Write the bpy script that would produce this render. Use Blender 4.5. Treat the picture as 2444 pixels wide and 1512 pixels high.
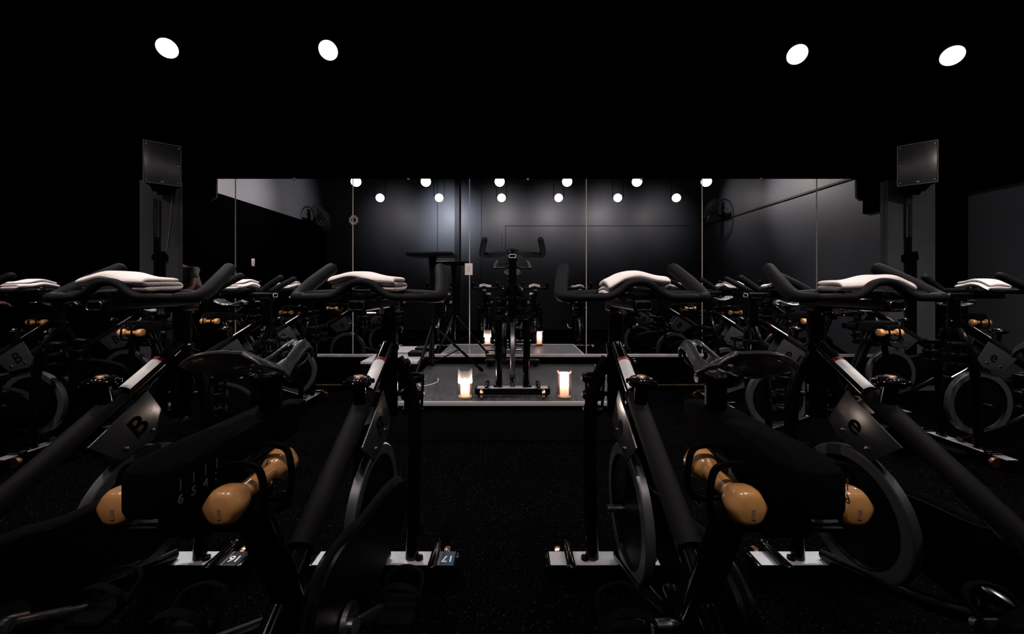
import bpy, bmesh, math, random
from mathutils import Vector, Matrix, noise
random.seed(7)
PI = math.pi
for o in list(bpy.data.objects): bpy.data.objects.remove(o, do_unlink=True)
S = bpy.context.scene
C = S.collection

# ------------------------------------------------------------------ camera, world, exposure
EYE = 1.10
cd = bpy.data.cameras.new('camera'); cam = bpy.data.objects.new('camera', cd); C.objects.link(cam)
cam.location = (0, 0, EYE); cam.rotation_euler = (PI/2, 0, 0)
cd.sensor_width = 36; cd.lens = 900/2444*36; cd.shift_y = -72/2444; cd.clip_start = .02
S.camera = cam
w = bpy.data.worlds.new('world'); S.world = w; w.use_nodes = True
w.node_tree.nodes['Background'].inputs[0].default_value = (.5, .55, .7, 1)
w.node_tree.nodes['Background'].inputs[1].default_value = 0.0
S.view_settings.view_transform = 'Standard'; S.view_settings.look = 'None'
S.view_settings.exposure = 0.0; S.view_settings.gamma = 1; S.view_settings.use_curve_mapping = False

MIR = 4.05                      # distance of the mirror wall
GRIDX = [-2.97, -1.64, -.235, 1.05, 2.38, 3.70]
LAMPZ = 3.10
CEIL = 4.0
BACK = -1.60; LEFT = -4.80; RIGHT = 4.86

def lamp(name, kind, loc, power, col, aim=None, size=.06, angle=60, blend=.8):
    l = bpy.data.lights.new(name, kind); l.energy = power; l.color = col
    l.shadow_soft_size = size
    o = bpy.data.objects.new(name, l); C.objects.link(o); o.location = loc
    if kind == 'SPOT':
        l.spot_size = math.radians(angle); l.spot_blend = blend
        d = (Vector(aim) - Vector(loc)).normalized()
        o.rotation_euler = d.to_track_quat('-Z', 'Y').to_euler()
    return o
WARM = (1, .86, .80); WHITE = (.95, .95, 1); COOL = (.80, .87, 1)
P_BEAM, P_WASH, P_FRONT = 115, 78, 150

# ------------------------------------------------------------------ materials
MATS = {}
def mat(name, col, rough=.5, metal=0, spec=.5, coat=0, bump=0, bscale=200, var=0, vscale=8, trans=0, emit=None, es=0):
    m = bpy.data.materials.new(name); m.use_nodes = True; nt = m.node_tree
    b = nt.nodes['Principled BSDF']
    b.inputs['Base Color'].default_value = (*col, 1); b.inputs['Roughness'].default_value = rough
    b.inputs['Metallic'].default_value = metal; b.inputs['Specular IOR Level'].default_value = spec
    b.inputs['Coat Weight'].default_value = coat; b.inputs['Coat Roughness'].default_value = .08
    if emit: b.inputs['Emission Color'].default_value = (*emit, 1); b.inputs['Emission Strength'].default_value = es
    if bump or var:
        tc = nt.nodes.new('ShaderNodeTexCoord')
    if bump:
        n = nt.nodes.new('ShaderNodeTexNoise'); n.inputs['Scale'].default_value = bscale; n.inputs['Detail'].default_value = 3
        bp = nt.nodes.new('ShaderNodeBump'); bp.inputs['Strength'].default_value = bump; bp.inputs['Distance'].default_value = .002
        nt.links.new(tc.outputs['Object'], n.inputs['Vector']); nt.links.new(n.outputs['Fac'], bp.inputs['Height'])
        nt.links.new(bp.outputs['Normal'], b.inputs['Normal'])
    if var:
        n = nt.nodes.new('ShaderNodeTexNoise'); n.inputs['Scale'].default_value = vscale; n.inputs['Detail'].default_value = 5
        r = nt.nodes.new('ShaderNodeMapRange'); r.inputs['From Min'].default_value = .3; r.inputs['From Max'].default_value = .7
        r.inputs['To Min'].default_value = 1-var; r.inputs['To Max'].default_value = 1+var
        mx = nt.nodes.new('ShaderNodeVectorMath'); mx.operation = 'SCALE'; mx.inputs[0].default_value = col
        nt.links.new(tc.outputs['Object'], n.inputs['Vector']); nt.links.new(n.outputs['Fac'], r.inputs['Value'])
        nt.links.new(r.outputs['Result'], mx.inputs['Scale']); nt.links.new(mx.outputs['Vector'], b.inputs['Base Color'])
    MATS[name] = m; return m
mat('gloss_black', (.0010, .0010, .0012), .14, spec=.3)
mat('satin_black', (.0012, .0012, .0015), .40, spec=.06)
mat('matte_black', (.0014, .0014, .0015), .85, spec=.05)
mat('sleeve_rubber', (.0055, .005, .0062), .6, spec=.07, bump=.25, bscale=700)
mat('rubber_grip', (.0070, .0070, .0092), .6, spec=.06, bump=.25, bscale=700)
mat('leather', (.026, .026, .032), .36, spec=1, coat=.5, bump=.15, bscale=500)
mat('graphite', (.035, .037, .043), .42, metal=.6)
mat('steel', (.35, .35, .37), .25, metal=1)
mat('brushed', (.42, .41, .42), .5, metal=.6, bump=.08, bscale=150)
mat('rim_steel', (.085, .087, .095), .38, metal=.7)
mat('guard_band', (.013, .013, .014), .55, spec=.15)
mat('inlay', (.0025, .0022, .0022), .8, spec=.05)
mat('chrome', (.75, .75, .77), .08, metal=1)
mat('copper', (.85, .48, .32), .25, metal=1)
mat('plate_grey', (.026, .027, .032), .26, spec=.7)
mat('grille_sheen', (.050, .050, .056), .3, spec=.8, var=.3, vscale=5)
mat('dumbbell', (.64, .31, .11), .28, spec=.7, coat=.7, var=.12, vscale=25)
mat('towel', (.80, .74, .73), .95, spec=.1, bump=.9, bscale=420)
mat('paper', (.70, .68, .66), .6)
mat('red', (.45, .01, .015), .5)
mat('white_print', (.75, .75, .75), .6)
mat('grey_print', (.12, .12, .12), .6)
mat('teal_tag', (.02, .055, .085), .35)
mat('black_tag', (.004, .004, .005), .3)
mat('front_wall', (.0007, .0007, .0007), 1, spec=0)
mat('ceiling_black', (.0006, .0006, .0006), 1, spec=0)
mat('wall_grey', (.070, .076, .092), .5, spec=.3, bump=.12, bscale=30, var=.12, vscale=1.4)
mat('wall_black', (.0006, .0006, .0007), 1, spec=0)
mat('column_grey', (.085, .090, .105), .5, spec=.3, var=.15, vscale=4)
mat('groove', (.008, .008, .010), .7)
mat('seam', (.45, .40, .37), .4, metal=.5)
mat('ledge', (.42, .40, .41), .4, metal=.6)
mat('gold_edge', (.55, .38, .22), .35, metal=.9)
mat('white_plastic', (.66, .60, .60), .4)
mat('white_laminate', (.30, .29, .30), .45)
mat('lamp_lens', (1, 1, 1), .4, emit=(1, .97, .95), es=9)
mat('lamp_lens_warm', (1, 1, 1), .4, emit=(1, .93, .86), es=12)
mat('cable_tan', (.30, .20, .14), .5)
mat('cloth_grey', (.17, .16, .165), .9, spec=.1)
mat('cloth_red', (.09, .012, .012), .9, spec=.1)
mat('skin', (.28, .15, .11), .55)
mat('hair', (.008, .006, .005), .6)
def mirror_mat():
    m = bpy.data.materials.new('mirror_glass'); m.use_nodes = True
    b = m.node_tree.nodes['Principled BSDF']
    b.inputs['Base Color'].default_value = (.80, .82, .85, 1); b.inputs['Metallic'].default_value = 1; b.inputs['Roughness'].default_value = .0
    MATS['mirror'] = m
mirror_mat()
def glass_mat():
    m = bpy.data.materials.new('votive_glass'); m.use_nodes = True; nt = m.node_tree; nt.nodes.clear()
    out = nt.nodes.new('ShaderNodeOutputMaterial'); mx = nt.nodes.new('ShaderNodeMixShader')
    t = nt.nodes.new('ShaderNodeBsdfTransparent'); g = nt.nodes.new('ShaderNodeBsdfGlossy'); g.inputs['Roughness'].default_value = .12
    t.inputs[0].default_value = (.96, .95, .94, 1)
    lw = nt.nodes.new('ShaderNodeLayerWeight'); lw.inputs['Blend'].default_value = .25
    nt.links.new(lw.outputs['Fresnel'], mx.inputs[0]); nt.links.new(t.outputs[0], mx.inputs[1]); nt.links.new(g.outputs[0], mx.inputs[2])
    tl = nt.nodes.new('ShaderNodeBsdfTranslucent'); tl.inputs[0].default_value = (.9, .82, .8, 1); m2 = nt.nodes.new('ShaderNodeMixShader'); m2.inputs[0].default_value = .018
    nt.links.new(mx.outputs[0], m2.inputs[1]); nt.links.new(tl.outputs[0], m2.inputs[2]); nt.links.new(m2.outputs[0], out.inputs[0]); MATS['glass'] = m
    m = bpy.data.materials.new('candle_wax'); m.use_nodes = True; nt = m.node_tree; nt.nodes.clear()
    out = nt.nodes.new('ShaderNodeOutputMaterial'); mx = nt.nodes.new('ShaderNodeMixShader'); mx.inputs[0].default_value = .75
    d = nt.nodes.new('ShaderNodeBsdfDiffuse'); t = nt.nodes.new('ShaderNodeBsdfTranslucent')
    for n in (d, t): n.inputs['Color'].default_value = (.80, .66, .60, 1)
    nt.links.new(d.outputs[0], mx.inputs[1]); nt.links.new(t.outputs[0], mx.inputs[2]); nt.links.new(mx.outputs[0], out.inputs[0])
    MATS['wax'] = m
    m = bpy.data.materials.new('candle_flame'); m.use_nodes = True; nt = m.node_tree; nt.nodes.clear()
    out = nt.nodes.new('ShaderNodeOutputMaterial'); ad = nt.nodes.new('ShaderNodeAddShader'); t = nt.nodes.new('ShaderNodeBsdfTransparent'); e = nt.nodes.new('ShaderNodeEmission')
    e.inputs['Color'].default_value = (1, .86, .74, 1); e.inputs['Strength'].default_value = 12
    nt.links.new(t.outputs[0], ad.inputs[0]); nt.links.new(e.outputs[0], ad.inputs[1]); nt.links.new(ad.outputs[0], out.inputs[0]); MATS['wick_flame'] = m
glass_mat()
def floor_mat():
    m = bpy.data.materials.new('rubber_floor'); m.use_nodes = True; nt = m.node_tree; b = nt.nodes['Principled BSDF']
    b.inputs['Roughness'].default_value = .9; b.inputs['Specular IOR Level'].default_value = .01
    tc = nt.nodes.new('ShaderNodeTexCoord')
    v = nt.nodes.new('ShaderNodeTexVoronoi'); v.inputs['Scale'].default_value = 260
    r = nt.nodes.new('ShaderNodeValToRGB'); e = r.color_ramp.elements
    e[0].position = .0; e[0].color = (0, 0, 0, 1); e[1].position = .975; e[1].color = (0, 0, 0, 1)
    k = e.new(.99); k.color = (.013, .010, .010, 1)
    sx = nt.nodes.new('ShaderNodeSeparateColor')
    nt.links.new(tc.outputs['Object'], v.inputs['Vector']); nt.links.new(v.outputs['Color'], sx.inputs[0]); nt.links.new(sx.outputs[0], r.inputs[0])
    n = nt.nodes.new('ShaderNodeTexNoise'); n.inputs['Scale'].default_value = 120
    r2 = nt.nodes.new('ShaderNodeValToRGB'); f = r2.color_ramp.elements
    f[0].position = .45; f[0].color = (.0003, .00025, .00025, 1); f[1].position = .8; f[1].color = (.0018, .0011, .0011, 1)
    nt.links.new(tc.outputs['Object'], n.inputs['Vector']); nt.links.new(n.outputs['Fac'], r2.inputs[0])
    ad = nt.nodes.new('ShaderNodeVectorMath'); ad.operation = 'ADD'
    nt.links.new(r.outputs[0], ad.inputs[0]); nt.links.new(r2.outputs[0], ad.inputs[1]); nt.links.new(ad.outputs[0], b.inputs['Base Color'])
    MATS['floor'] = m
    # podium plywood painted dark, scuffed
    m = bpy.data.materials.new('podium_board'); m.use_nodes = True; nt = m.node_tree; b = nt.nodes['Principled BSDF']
    b.inputs['Roughness'].default_value = .42; b.inputs['Specular IOR Level'].default_value = .4
    tc = nt.nodes.new('ShaderNodeTexCoord'); mp = nt.nodes.new('ShaderNodeMapping'); mp.inputs['Rotation'].default_value = (0, 0, .6); mp.inputs['Scale'].default_value = (30, 3, 1)
    n = nt.nodes.new('ShaderNodeTexNoise'); n.inputs['Scale'].default_value = 3; n.inputs['Detail'].default_value = 6
    r = nt.nodes.new('ShaderNodeValToRGB'); e = r.color_ramp.elements
    e[0].position = .35; e[0].color = (.009, .010, .011, 1); e[1].position = .68; e[1].color = (.040, .043, .050, 1)
    n2 = nt.nodes.new('ShaderNodeTexNoise'); n2.inputs['Scale'].default_value = 2.2; n2.inputs['Detail'].default_value = 5
    r3 = nt.nodes.new('ShaderNodeMapRange'); r3.inputs['From Min'].default_value = .3; r3.inputs['From Max'].default_value = .7; r3.inputs['To Min'].default_value = .4; r3.inputs['To Max'].default_value = 1.5
    sc = nt.nodes.new('ShaderNodeVectorMath'); sc.operation = 'SCALE'
    L = nt.links.new
    L(tc.outputs['Object'], mp.inputs[0]); L(mp.outputs[0], n.inputs['Vector']); L(n.outputs['Fac'], r.inputs[0])
    L(tc.outputs['Object'], n2.inputs['Vector']); L(n2.outputs['Fac'], r3.inputs['Value']); L(r.outputs[0], sc.inputs[0]); L(r3.outputs[0], sc.inputs['Scale']); L(sc.outputs[0], b.inputs['Base Color'])
    MATS['podium'] = m
    # warning label: lines of fine print
    m = bpy.data.materials.new('label_print'); m.use_nodes = True; nt = m.node_tree; b = nt.nodes['Principled BSDF']; b.inputs['Roughness'].default_value = .5
    tc = nt.nodes.new('ShaderNodeTexCoord'); wv = nt.nodes.new('ShaderNodeTexWave'); wv.bands_direction = 'Y'; wv.inputs['Scale'].default_value = 60; wv.inputs['Distortion'].default_value = 0
    wv.bands_direction = 'Z'
    r = nt.nodes.new('ShaderNodeValToRGB'); e = r.color_ramp.elements; e[0].position = .28; e[0].color = (.10, .09, .09, 1); e[1].position = .42; e[1].color = (.55, .51, .51, 1)
    L(tc.outputs['Object'], wv.inputs['Vector']); L(wv.outputs['Fac'], r.inputs[0]); L(r.outputs[0], b.inputs['Base Color'])
    MATS['label_print'] = m
floor_mat()

# ------------------------------------------------------------------ mesh helpers
def link(name, bm, m, parent=None, smooth=True, flat_angle=None):
    me = bpy.data.meshes.new(name)
    bmesh.ops.recalc_face_normals(bm, faces=bm.faces)
    bm.to_mesh(me); bm.free()
    me.materials.append(MATS[m])
    if smooth:
        me.shade_smooth() if hasattr(me, 'shade_smooth') else None
        try: me.set_sharp_from_angle(angle=math.radians(flat_angle or 38))
        except Exception: pass
    o = bpy.data.objects.new(name, me); C.objects.link(o)
    if parent is not None: o.parent = parent
    return o
def box(bm, x0, x1, y0, y1, z0, z1, bev=0, seg=2, mtx=None):
    vs = [bm.verts.new((x, y, z)) for x in (x0, x1) for y in (y0, y1) for z in (z0, z1)]
    fs = [bm.faces.new([vs[i] for i in q]) for q in ((0,1,3,2),(4,6,7,5),(0,4,5,1),(2,3,7,6),(0,2,6,4),(1,5,7,3))]
    if bev:
        es = list({e for f in fs for e in f.edges})
        r = bmesh.ops.bevel(bm, geom=es, offset=bev, segments=seg, profile=.5, affect='EDGES')
        vs = list({v for f in r['faces'] for v in f.verts} | {v for v in vs if v.is_valid})
    if mtx is not None: bmesh.ops.transform(bm, matrix=mtx, verts=vs)
    return bm
def smooth_path(pts, n=6):
    P = [Vector(p) for p in pts]
    if len(P) < 3: return P
    out = []
    for i in range(len(P)-1):
        p0 = P[max(i-1, 0)]; p1 = P[i]; p2 = P[i+1]; p3 = P[min(i+2, len(P)-1)]
        for k in range(n):
            t = k/n
            out.append(.5*((2*p1)+(-p0+p2)*t+(2*p0-5*p1+4*p2-p3)*t*t+(-p0+3*p1-3*p2+p3)*t**3))
    out.append(P[-1]); return out
def tube(bm, pts, r, seg=12, smooth=0, caps=True, r1=None, flat=1.0, round_end=False):
    P = smooth_path(pts, smooth) if smooth else [Vector(p) for p in pts]
    n = len(P)
    R = [r if r1 is None else r+(r1-r)*i/(n-1) for i in range(n)] if not isinstance(r, (list, tuple)) else None
    if R is None:
        R = []
        for i in range(n):
            f = i/(n-1)*(len(r)-1); a = int(min(f, len(r)-2)); R.append(r[a]+(r[a+1]-r[a])*(f-a))
    if round_end:
        for end in (0, 1):
            d = (P[0]-P[1]).normalized() if end == 0 else (P[-1]-P[-2]).normalized()
            rr = R[0] if end == 0 else R[-1]; base = P[0] if end == 0 else P[-1]
            ex = [(base+d*rr*math.sin(a)*.9, rr*math.cos(a)) for a in (.4, .8, 1.15, 1.45)]
            if end == 0: P = [e[0] for e in reversed(ex)]+P; R = [e[1] for e in reversed(ex)]+R
            else: P = P+[e[0] for e in ex]; R = R+[e[1] for e in ex]
        n = len(P)
    t0 = (P[1]-P[0]).normalized(); up = Vector((0, 0, 1)) if abs(t0.z) < .9 else Vector((1, 0, 0))
    nrm = (up - t0*up.dot(t0)).normalized(); rings = []
    for i in range(n):
        t = (P[min(i+1, n-1)]-P[max(i-1, 0)]).normalized()
        nrm = (nrm - t*nrm.dot(t)).normalized(); bi = t.cross(nrm)
        rings.append([bm.verts.new(P[i]+(nrm*math.cos(a)*flat+bi*math.sin(a))*R[i]) for a in [2*PI*k/seg for k in range(seg)]])
    for i in range(n-1):
        for k in range(seg): bm.faces.new((rings[i][k], rings[i][(k+1) % seg], rings[i+1][(k+1) % seg], rings[i+1][k]))
    if caps: bm.faces.new(list(reversed(rings[0]))); bm.faces.new(rings[-1])
    return bm
def lathe(bm, prof, seg=28, mtx=None, closed=False):
    rings = []; mtx = mtx or Matrix()
    for r, z in prof:
        if r < 1e-6: rings.append([bm.verts.new(mtx @ Vector((0, 0, z)))])
        else: rings.append([bm.verts.new(mtx @ Vector((r*math.cos(2*PI*k/seg), r*math.sin(2*PI*k/seg), z))) for k in range(seg)])
    prs = list(zip(rings, rings[1:])) + ([(rings[-1], rings[0])] if closed else [])
    for a, b in prs:
        for k in range(seg):
            k2 = (k+1) % seg
            if len(a) == 1 and len(b) == 1: continue
            if len(a) == 1: bm.faces.new((a[0], b[k], b[k2]))
            elif len(b) == 1: bm.faces.new((a[k], a[k2], b[0]))
            else: bm.faces.new((a[k], a[k2], b[k2], b[k]))
    return bm
def prism(bm, poly, ax, a0, a1, bev=0):
    # poly in the plane normal to axis ax ('x': (y,z); 'z': (x,y); 'y': (x,z))
    f = {'x': lambda p, a: (a, p[0], p[1]), 'y': lambda p, a: (p[0], a, p[1]), 'z': lambda p, a: (p[0], p[1], a)}[ax]
    A = [bm.verts.new(f(p, a0)) for p in poly]; B = [bm.verts.new(f(p, a1)) for p in poly]; n = len(poly)
    fs = [bm.faces.new(A), bm.faces.new(list(reversed(B)))]
    for i in range(n): fs.append(bm.faces.new((A[i], B[i], B[(i+1) % n], A[(i+1) % n])))
    if bev:
        es = list(set(fs[0].edges) | set(fs[1].edges))
        bmesh.ops.bevel(bm, geom=es, offset=bev, segments=2, profile=.5, affect='EDGES')
    return bm
def N(): return bmesh.new()
def empty(name, loc, rz=0):
    o = bpy.data.objects.new(name, None); C.objects.link(o); o.location = loc; o.rotation_euler = (0, 0, rz); o.empty_display_size = .1
    return o
def tag(o, label, cat, group=None):
    o['label'] = label; o['category'] = cat
    if group: o['group'] = group
    return o
def struct(o): o['kind'] = 'structure'; return o
def kids(o): return [c for c in bpy.data.objects if c.parent == o]
def copy_tree(o, parent=None):
    c = o.copy(); C.objects.link(c)
    if parent is not None: c.parent = parent
    for ch in list(o.children): copy_tree(ch, c)
    return c
def text_mesh(txt, size, depth=.0006):
    cu = bpy.data.curves.new('txt', 'FONT'); cu.body = txt; cu.size = size; cu.extrude = depth; cu.align_x = 'CENTER'; cu.align_y = 'CENTER'
    cu.offset = size*.012
    ob = bpy.data.objects.new('txt', cu); C.objects.link(ob); bpy.context.view_layer.update()
    me = bpy.data.meshes.new_from_object(ob.evaluated_get(bpy.context.evaluated_depsgraph_get()))
    bpy.data.objects.remove(ob, do_unlink=True); return me
def text(name, txt, size, m, parent, origin, right, up, depth=.0006):
    me = text_mesh(txt, size, depth); me.name = name; me.materials.clear(); me.materials.append(MATS[m])
    r = Vector(right).normalized(); u = Vector(up).normalized(); nn = r.cross(u)
    M = Matrix((r, u, nn)).transposed().to_4x4(); M.translation = Vector(origin); me.transform(M)
    o = bpy.data.objects.new(name, me); C.objects.link(o); o.parent = parent; return o

# ------------------------------------------------------------------ the room
def slab(name, x0, x1, y0, y1, z0, z1, m):
    return struct(link(name, box(N(), x0, x1, y0, y1, z0, z1), m, smooth=False))
T = .12
slab('floor', LEFT-T, RIGHT+T, BACK-T, MIR+.3, -.1, 0, 'floor')
slab('ceiling', LEFT-T, RIGHT+T, BACK-T, MIR+.3, CEIL, CEIL+.1, 'ceiling_black')
slab('wall_front', LEFT-T, RIGHT+T, MIR+.012, MIR+.12, 0, CEIL, 'front_wall')
slab('wall_right', RIGHT, RIGHT+T, BACK, MIR+.012, 0, CEIL, 'wall_grey')
ZL = 2.62
slab('wall_left', LEFT-T, LEFT, BACK, MIR+.012, 0, CEIL, 'wall_grey')
slab('trim_1', LEFT, LEFT+.03, BACK+.002, MIR+.010, 0, ZL, 'wall_black')       # black lower half of the left wall
bm = N(); box(bm, LEFT-T, RIGHT+T, BACK-T, BACK, 0, CEIL)
struct(link('wall_back', bm, 'wall_grey', smooth=False))
for i, (x0, x1, z0, z1) in enumerate([(-1.925, -1.905, 0, CEIL), (-1.46, -1.34, 0, CEIL), (-.79, -.775, 0, CEIL), (-.27, -.258, 0, 2.45), (-.175, -.155, 0, 2.67), (-.175, 4.55, 2.655, 2.675)]):
    slab('trim_%d' % (i+2), x0, x1, BACK, BACK+(.10 if i == 1 else .006), z0, z1, 'groove')
slab('trim_8', RIGHT-.03, RIGHT, BACK+.01, 2.88, 2.63, 2.66, 'groove')
slab('baseboard_front', LEFT+.04, RIGHT-.04, MIR-.018, MIR+.012, 0, .048, 'front_wall')
slab('trim_19', LEFT+.04, RIGHT-.04, MIR-.020, MIR+.012, .048, .052, 'gold_edge')
# columns either side of the mirror
BZ = EYE+254*4.0/900
slab('wall_column_left', -3.95, -3.57, 4.0, MIR+.012, 0, BZ, 'column_grey')
slab('wall_column_right', 3.99, 4.49, 4.0, MIR+.012, 0, BZ, 'column_grey')
slab('wall_column_upper', -3.95, -3.57, 4.0, MIR+.012, BZ, CEIL, 'front_wall')
slab('wall_column_upper', 3.99, 4.49, 4.0, MIR+.012, BZ, CEIL, 'front_wall')
slab('trim_22', 4.49, RIGHT-.035, 3.99, MIR+.012, 0, CEIL, 'front_wall')
slab('trim_20', LEFT, LEFT+.032, 2.5, MIR+.009, 0, CEIL, 'wall_black')  # black sheet standing in for the unlit front end of the left wall
slab('trim_21', RIGHT-.035, RIGHT, 2.9, MIR+.009, 2.10, CEIL, 'wall_black')  # upper right wall shade painted as a black sheet, no real trim here
# bulkhead over the mirror
MT = EYE+257*MIR/900; MB = EYE-161*MIR/900
slab('trim_10', -3.57, 3.99, MIR-.035, MIR+.012, MB-.022, MB, 'ledge')
# mirror panels: each sheet its own thing
seams = [-3.57] + [(x-1222)*MIR/900 for x in (563, 843, 1121, 1399, 1675, 1948)] + [3.99]
names = ['far left narrow', 'second from left', 'third from left behind the tripod', 'centre, behind the instructor bike', 'fifth from left', 'sixth from left', 'far right narrow']
for i in range(7):
    o = link('wall_mirror', box(N(), seams[i]+.003, seams[i+1]-.003, MIR-.006, MIR+.011, MB, MT), 'mirror', smooth=False)
    tag(o, 'tall frameless mirror panel, %s of the seven' % names[i], 'mirror', 'mirror panels on the front wall')
for i in range(1, 7):
    struct(link('trim_%d' % (10+i), box(N(), seams[i]-.0045, seams[i]+.0045, MIR-.009, MIR+.0115, MB, MT), 'seam', smooth=False))
for px in (703, 975, 1260, 1530, 1815):
    X = (px-1222)*MIR/900
    o = link('mirror_clip', box(N(), X-.012, X+.012, MIR-.014, MIR-.006, MT-.012, MT+.012, .003), 'steel')
    o['kind'] = 'structure'

# ------------------------------------------------------------------ podium
PZ = .28
podx0, podx1, pody0 = -.88, .87, 2.69
p = empty('podium', (0, 3.35, 0)); tag(p, 'low dark scuffed board podium with bright metal front edge under the instructor bike', 'platform')
bm = box(N(), podx0, podx1, pody0-3.35+.012, MIR-.04-3.35, PZ-.02, PZ, .002); link('deck', bm, 'podium', p)
bm = box(N(), podx0+.02, podx1-.02, pody0-3.35+.03, MIR-.05-3.35, 0, PZ-.02); link('base', bm, 'matte_black', p)
bm = box(N(), podx0, podx1, pody0-3.35, pody0-3.35+.012, PZ-.03, PZ+.002, .002); link('edge_strip', bm, 'brushed', p)
bm = box(N(), podx1, podx1+.01, pody0-3.35, MIR-.04-3.35, PZ-.03, PZ+.002, .002); link('edge_strip', bm, 'brushed', p)

# ------------------------------------------------------------------ lamps
def par_can(loc, aim, warm=False):
    t = empty('spotlight', loc); K = 1.28 if warm else 1
    d = (Vector(aim)-Vector(loc)).normalized(); q = d.to_track_quat('Z', 'Y').to_matrix().to_4x4() @ Matrix.Scale(K, 4)
    bm = N(); lathe(bm, [(0, -.16), (.03, -.16), (.045, -.13), (.055, -.05), (.080, -.005), (.082, .006), (.074, .006), (.072, -.004)], 28, q)
    can = link('housing', bm, 'satin_black', t)
    bm = N(); lathe(bm, [(.072, -.002), (.06, .004), (.03, .010), (0, .012)], 28, q); link('lens', bm, 'lamp_lens_warm' if warm else 'lamp_lens', t)
    bm = N(); s = q @ Vector((.09, 0, -.05)); s2 = q @ Vector((-.09, 0, -.05)); top = CEIL-loc[2]
    tube(bm, [tuple(s), (s.x, s.y, top-.06), (0, 0, top-.02), (s2.x, s2.y, top-.06), tuple(s2)], .006, 6); tube(bm, [(0, 0, top-.03), (0, 0, top-.001)], .03, 14)
    link('yoke', bm, 'satin_black', t)
    return t
order = ['leftmost', 'second from left', 'third from left', 'fourth from left', 'fifth from left', 'rightmost']
for i, X in enumerate(GRIDX):
    for row, (Y, pw) in enumerate(((.91, 'middle'), (-.40, 'rear'))):
        t = par_can((X, Y, LAMPZ), (X*.4, Y+4.2, 1.2), warm=True)
        tag(t, 'glowing ceiling spotlight seen in the mirror, %s of the %s row of six' % (order[i], 'upper' if row == 0 else 'lower'), 'spotlight', 'ceiling spotlights over the class')
        big = 2.6 if (row == 1 and i == 1) else 1
        if row == 0 and i in (0, 5): big = 1.3
        dv = (Vector((X*.4, Y+4.2, 1.2))-Vector((X, Y, LAMPZ))).normalized(); lp = Vector((X, Y, LAMPZ))+dv*.02
        lamp('beam_light', 'SPOT', tuple(lp+dv*.055), P_BEAM*(1.25 if row == 0 else .6), WARM, (X*.9, 2.45 if row == 0 else 1.05, .8), .05, 88 if row == 0 else 66, .9)
        if row == 1: lamp('wash_light', 'SPOT', (X, Y-.17, LAMPZ-.02), P_WASH*(2.0 if i == 1 else .8 if i in (2, 3, 4) else .35), WHITE if i == 1 else WARM, (X, BACK, LAMPZ-.27), .05, 106, 1)
        if i in (0, 5): lamp('wash_light', 'SPOT', (X-.15 if i == 0 else X+.15, Y, LAMPZ), P_WASH*(3.2 if row == 0 else 1.0)*(1.35 if i == 0 else .42), WARM, (LEFT if i == 0 else RIGHT, Y+(1.0 if row == 0 else .5), LAMPZ-.3), .05, 106, 1)
fr = [(-2.89, 'far left'), (-1.54, 'left of centre'), (2.39, 'right of centre'), (3.69, 'far right')]
for k, (X, nm) in enumerate(fr):
    Z = EYE + (569, 564, 554, 551)[k]*3.16/900
    t = par_can((X, 3.16, Z), (0, -.1, 1.0))
    tag(t, 'bright oval ceiling spotlight facing the camera, %s' % nm, 'spotlight', 'ceiling spotlights nearest the mirror')
    d = (Vector((0, 0, 1))-Vector((X, 3.16, Z))).normalized()
    lamp('front_beam', 'SPOT', (X, 3.12, Z-.13), P_FRONT, WHITE, (X*.8, 2.6, .9), .06, 88, .9)

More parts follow.
